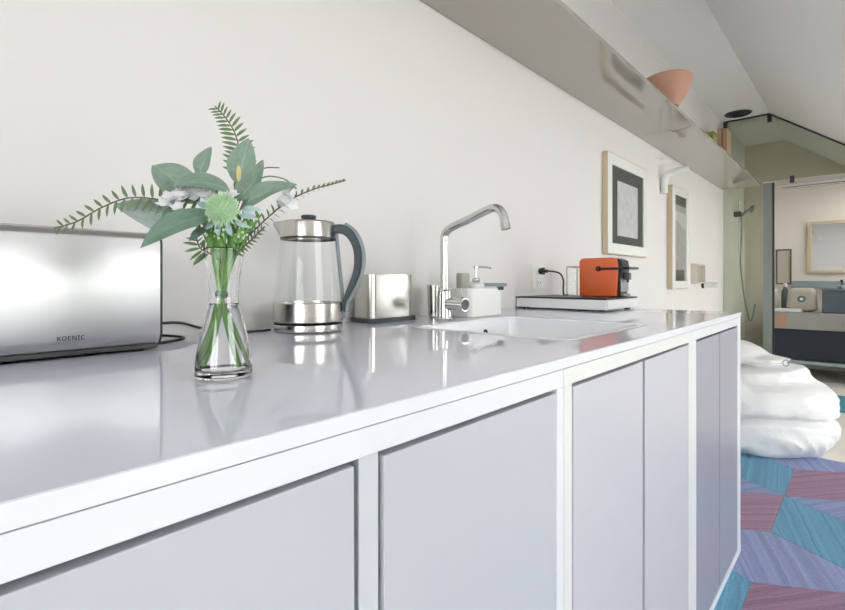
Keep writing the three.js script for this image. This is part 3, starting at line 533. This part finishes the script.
// ---------------------------------------------------------------- bean bag
{
  const t = thing('bean_bag', 'white slumped bean bag chair on the floor beyond the cabinets', 'bean bag', [3.76, 0.004, -0.555]);
  const N = 84, half = 0.58, mc = new MarchingCubes(N, M.bag, false, false, 200000); mc.isolation = 0; mc.reset();
  const ell = (x, y, z, [cx, cy, cz], [rx, ry, rz]) => { const a = (x - cx) / rx, b = (y - cy) / ry, c = (z - cz) / rz, k = Math.hypot(a, b, c); return (k - 1) * Math.min(rx, ry, rz) * (k > 0.3 ? 1 : 1); };
  const smin = (a, b, k) => { const h = Math.max(k - Math.abs(a - b), 0) / k; return Math.min(a, b) - h * h * k / 4; };
  for (let k = 0; k < N; k++) for (let j = 0; j < N; j++) for (let i = 0; i < N; i++) {
    const x = (i - N / 2) / (N / 2) * half, y = (j - N / 2) / (N / 2) * half + 0.36, z = (k - N / 2) / (N / 2) * half;
    let d = (Math.pow(Math.pow(Math.hypot(x / 0.45, z / 0.445), 4) + Math.pow((y - 0.19) / 0.23, 4), 0.25) - 1) * 0.25;
    d = smin(d, ell(x, y, z, [0.04, 0.36, -0.05], [0.38, 0.18, 0.37]), 0.02);
    d = smin(d, ell(x, y, z, [0.08, 0.51, -0.18], [0.29, 0.11, 0.30]), 0.015);
    d = smin(d, ell(x, y, z, [0.02, 0.455, 0.04], [0.27, 0.09, 0.25]), 0.015);
    const fy = y - 0.36 + 0.35 * (z + 0.1);
    d = smin(d, ell(x, fy, z, [-0.33, 0.01, -0.12], [0.13, 0.095, 0.26]), 0.008);
    const w = noise.noise(x * 5 + y * 3, y * 9, z * 5) * 0.013 + Math.abs(noise.noise(x * 9, y * 15 + x * 6, z * 9)) * 0.008;
    const gr = (e, wd) => Math.exp(-(e / wd) * (e / wd)), lower = 0.205 + 0.02 * Math.sin(z * 9), diag = 0.40 - 0.62 * (z + 0.45);
    if (z > -0.2) d += 0.03 * gr(y - lower, 0.018) * THREE.MathUtils.smoothstep(z, -0.2, -0.1);
    if (z < -0.08 && x < 0.1) d += 0.045 * gr(y - diag, 0.028) * THREE.MathUtils.smoothstep(-z, 0.08, 0.14);
    d += 0.03 * gr(y - 0.475 - 0.12 * (z + 0.25) * (z + 0.25), 0.016);
    d += w; d = Math.max(d, -y);
    mc.field[i + j * N + k * N * N] = -d;
  }
  mc.update();
  const g = new THREE.BufferGeometry(); g.setAttribute('position', new THREE.Float32BufferAttribute(mc.positionArray.slice(0, mc.count * 3), 3)); g.setAttribute('normal', new THREE.Float32BufferAttribute(mc.normalArray.slice(0, mc.count * 3), 3));
  const m2 = mergeVertices(g, 1e-5); m2.scale(half, half, half).translate(0, 0.36, 0); m2.computeVertexNormals();
  obj('body', m2, M.bag, t);
  obj('cord_loop', new THREE.TorusGeometry(0.018, 0.003, 8, 24).rotateY(-0.9).translate(-0.13, 0.52, 0.20), M.grey, t);
}

// ---------------------------------------------------------------- shower glass and bathroom
{
  const t = thing('shower_screen', 'frameless grey green glass screen closing off the bathroom up to the sloping ceiling', 'glass screen', [0, 0, 0]);
  const e = 0.012;
  obj('upper_pane', extrudeX([[W + e, 2.0], [0.04, 2.0], [0.04, slopeY(0.04) - e], [BREAK, CEIL - e], [W + e, CEIL - e]], PART, PART + 0.008), M.showerGlass, t);
  obj('side_pane', box(PART, PART + 0.008, 0.01, 1.998, W + e, -0.765), M.showerGlass, t);
  const seal = (pts) => tube(pts.map(([z, y]) => V(PART + 0.004, y, z)), 0.009, 8, 6);
  obj('edge_seal', [seal([[W + 0.012, CEIL - 0.01], [(W + BREAK) / 2, CEIL - 0.01], [BREAK, CEIL - 0.01]]), seal([[BREAK, CEIL - 0.01], [-0.3, slopeY(-0.3) - 0.01], [0.04, slopeY(0.04) - 0.01]])], M.darkGrey, t);
  for (const [z, y] of [[W + 0.03, 2.64], [BREAK, 2.63], [-0.86, 2.05], [-0.53, 2.0]]) obj('clamp', rbox(PART - 0.012, PART + 0.02, y - 0.04, y + 0.03, z - 0.018, z + 0.018, 0.003), M.darkGrey, t);
  obj('post', rbox(PART - 0.01, PART + 0.03, 0.005, 1.985, -0.762, -0.69, 0.003), S([0.24, 0.27, 0.25], 0.3, 0.4), t);
  obj('rubber_edge', rbox(PART - 0.004, PART + 0.022, 0.005, 1.985, -0.688, -0.672, 0.002), M.black, t);
  obj('head_rail', rbox(PART - 0.01, PART + 0.03, 1.955, 1.99, -0.67, 0.05, 0.003), M.steel, t);
  obj('slide_rail', cyl(0.014, 0.014, 0.62, 16).rotateX(Math.PI / 2).translate(PART + 0.08, 1.93, -0.31), M.chrome, t);
}
{
  const t = thing('hand_shower', 'chrome hand shower with long hose on the shower wall behind the glass', 'shower', [6.55, 0, W]);
  obj('rail', cyl(0.009, 0.009, 0.62, 14).translate(0, 1.62, 0.05), M.chrome, t);
  obj('holder', [rbox(-0.025, 0.025, 1.74, 1.80, 0.0, 0.075, 0.006)], M.darkGrey, t);
  obj('head', [cyl(0.05, 0.03, 0.03, 24).rotateX(1.9).translate(0, 1.82, 0.17), tube([V(0, 1.74, 0.07), V(0, 1.79, 0.11), V(0, 1.82, 0.16)], 0.013, 12, 10)], M.grey, t);
  obj('hose', tube([V(0, 1.74, 0.07), V(0.0, 1.6, 0.075), V(0, 1.3, 0.06), V(0, 1.0, 0.08), V(0, 0.7, 0.12), V(0, 0.55, 0.16), V(0, 0.75, 0.2)], 0.008, 50, 8), M.grey, t);
}
{
  const t = thing('vanity', 'low grey vanity bench with dark front in the bathroom', 'vanity', [0, 0, 0]);
  const f = 6.3;
  obj('top', rbox(f, BACK - 0.01, 0.515, 0.685, -0.8, 0.55, 0.006), M.vanity, t);
  obj('cupboard', rbox(f + 0.06, BACK - 0.01, 0.2, 0.513, -0.72, 0.5, 0.004), M.navy, t);  // solid block in an even near-black blue
  obj('lower_shelf', rbox(f + 0.02, BACK - 0.01, 0.16, 0.195, -0.8, 0.55, 0.004), S([0.35, 0.42, 0.46], 0.4), t);
  for (const z of [-0.77, 0.52]) obj('leg', rbox(f + 0.02, f + 0.06, 0.002, 0.513, z - 0.02, z + 0.02, 0.003), M.vanity, t);
  obj('coral_panel', rbox(f - 0.004, f, 0.53, 0.67, -0.70, -0.61, 0.001), S([0.50, 0.30, 0.20], 0.5), t);
}
{
  const t = thing('bathroom_mirror', 'gold framed mirror on the bathroom back wall', 'mirror', [BACK, 0, 0]);
  const fg = (w, x0, x1, a, b, c, d) => [rbox(x0, x1, c, c + w, a, b, 0.002), rbox(x0, x1, d - w, d, a, b, 0.002), rbox(x0, x1, c + w, d - w, a, a + w, 0.002), rbox(x0, x1, c + w, d - w, b - w, b, 0.002)];
  obj('frame', fg(0.035, -0.035, -0.002, -0.5, 0.35, 1.10, 1.69), M.tan, t);
  obj('glass', box(-0.022, -0.01, 1.13, 1.66, -0.47, 0.32), M.mirror, t);
}
{
  const t = thing('small_frame', 'thin dark framed picture on the bathroom wall above the bottles', 'picture', [BACK, 0, 0]);
  obj('frame', [rbox(-0.02, -0.002, 0.97, 1.385, -0.665, -0.65, 0.002), rbox(-0.02, -0.002, 1.37, 1.385, -0.80, -0.665, 0.002), rbox(-0.02, -0.002, 0.97, 0.985, -0.80, -0.665, 0.002), rbox(-0.02, -0.002, 0.985, 1.37, -0.80, -0.785, 0.002)], M.rachis, t);
  obj('print', box(-0.012, -0.004, 0.985, 1.37, -0.785, -0.665), M.linen, t);
}
{
  const t = thing('toiletry_bag', 'beige linen toiletry bag with round dark emblem on the vanity', 'bag', [6.52, 0.687, -0.50], 0);
  const g = new RoundedBoxGeometry(0.12, 0.25, 0.25, 5, 0.05).translate(0, 0.126, 0), p = g.attributes.position; for (let i = 0; i < p.count; i++) { const y = p.getY(i); p.setZ(i, p.getZ(i) * (1 + 0.06 * Math.sin(y * 20))); p.setX(i, p.getX(i) * (1.1 - y * 1.4)); } g.computeVertexNormals();
  obj('body', g, M.linen, t);
  obj('emblem', new THREE.TorusGeometry(0.026, 0.009, 8, 28).rotateY(Math.PI / 2).translate(-0.058, 0.135, 0.0), M.slate, t);
  obj('emblem_centre', new THREE.SphereGeometry(0.017, 14, 10).scale(0.3, 1, 1).translate(-0.058, 0.135, 0), M.white, t);
}
{
  const t = thing('storage_box', 'slate blue storage box on the vanity right of the toiletry bag', 'box', [6.5, 0.687, -0.20]);
  obj('body', rbox(-0.09, 0.09, 0.001, 0.22, -0.13, 0.2, 0.01), M.slate, t); obj('rim', rbox(-0.094, 0.094, 0.221, 0.236, -0.134, 0.204, 0.004), M.slate, t);
}
{
  const t = thing('pump_bottle', 'bottle with black pump top behind the slate storage box', 'bottle', [6.8, 0.687, -0.19]);
  obj('bottle', lathe([[0, 0.001], [0.035, 0.001], [0.036, 0.26], [0.015, 0.28], [0, 0.28]], 24), M.grey, t); obj('pump', [cyl(0.008, 0.008, 0.05, 12).translate(0, 0.3, 0), rbox(-0.07, 0.012, 0.32, 0.338, -0.012, 0.012, 0.003)], M.black, t);
}
for (const [x, z, h, r, l, m] of [[6.6, -0.745, 0.24, 0.045, 'pale tall bottle at the left end of the vanity', M.linen], [6.68, -0.66, 0.30, 0.035, 'grey blue bottle between the pale bottle and the toiletry bag', M.slate]]) {
  const t = thing('bottle', l, 'bottle', [x, 0.687, z]);
  obj('body', lathe([[0, 0.001], [r, 0.001], [r, h * 0.7], [r * 0.5, h * 0.8], [r * 0.45, h * 0.86], [0, h * 0.86]], 28), m, t); obj('cap', cyl(r * 0.5, r * 0.5, h * 0.14, 20).translate(0, h * 0.93, 0), M.white, t);
}
{
  const g = new THREE.BoxGeometry(0.14, 0.03, 0.26, 10, 3, 16), p = g.attributes.position; for (let i = 0; i < p.count; i++) p.setY(i, p.getY(i) * (1 + 0.6 * noise.noise(p.getX(i) * 20, 1, p.getZ(i) * 20)) + 0.019); g.computeVertexNormals();
  tag(obj('folded_cloth', g.translate(6.39, 0.687, -0.62), M.white), 'white folded cloth at the front edge of the vanity', 'cloth');
}
{
  const t = thing('bath_shelf', 'grey blue ledge along the bathroom back wall under the mirror', 'shelf', [BACK, 0, 0]);
  obj('board', rbox(-0.1, -0.002, 0.93, 1.01, -0.63, 0.4, 0.004), S([0.28, 0.33, 0.36], 0.4), t);
}
tag(obj('bath_mat', rbox(4.95, 5.6, 0.001, 0.016, -0.32, 0.35, 0.006), M.teal), 'teal bath mat on the floor in front of the bathroom doorway', 'mat');

// ---------------------------------------------------------------- outside the dormer windows: terrace and shrubs that the steel mirrors
struct('ground', new THREE.CylinderGeometry(60, 60, 0.2, 48).translate(0, -0.3, 0), M.terrace);
['farthest left in', 'second from the left in', 'in the middle of', 'second from the right in', 'farthest right in'].forEach((where, q) => {
  const x = -2.6 + q * 2.7, z = 13.2 + (q % 2) * 0.3, h = 1.85 + (q % 3) * 0.12, r = 1.1;
  const t = thing('garden_shrub', `rounded green shrub ${where} the row beyond the terrace`, 'shrub', [x, -0.2, z], 0, 'shrubs beyond the terrace');
  obj('trunk', cyl(0.06, 0.09, 0.7, 10).translate(0, 0.35, 0), M.bark, t);
  const g = new THREE.IcosahedronGeometry(1, 5), p = g.attributes.position; for (let i = 0; i < p.count; i++) { const v = V(p.getX(i), p.getY(i), p.getZ(i)), k = 1 + 0.16 * noise.noise(v.x * 1.6 + x, v.y * 1.6, v.z * 1.6) + 0.1 * noise.noise(v.x * 6, v.y * 6, v.z * 6 + x); v.multiplyScalar(k); p.setXYZ(i, v.x * r, v.y * (h - 0.2) / 2 + (h + 0.2) / 2, v.z * r); } g.computeVertexNormals();
  obj('crown', g, M.foliage, t);
});

renderer.render(scene, camera);
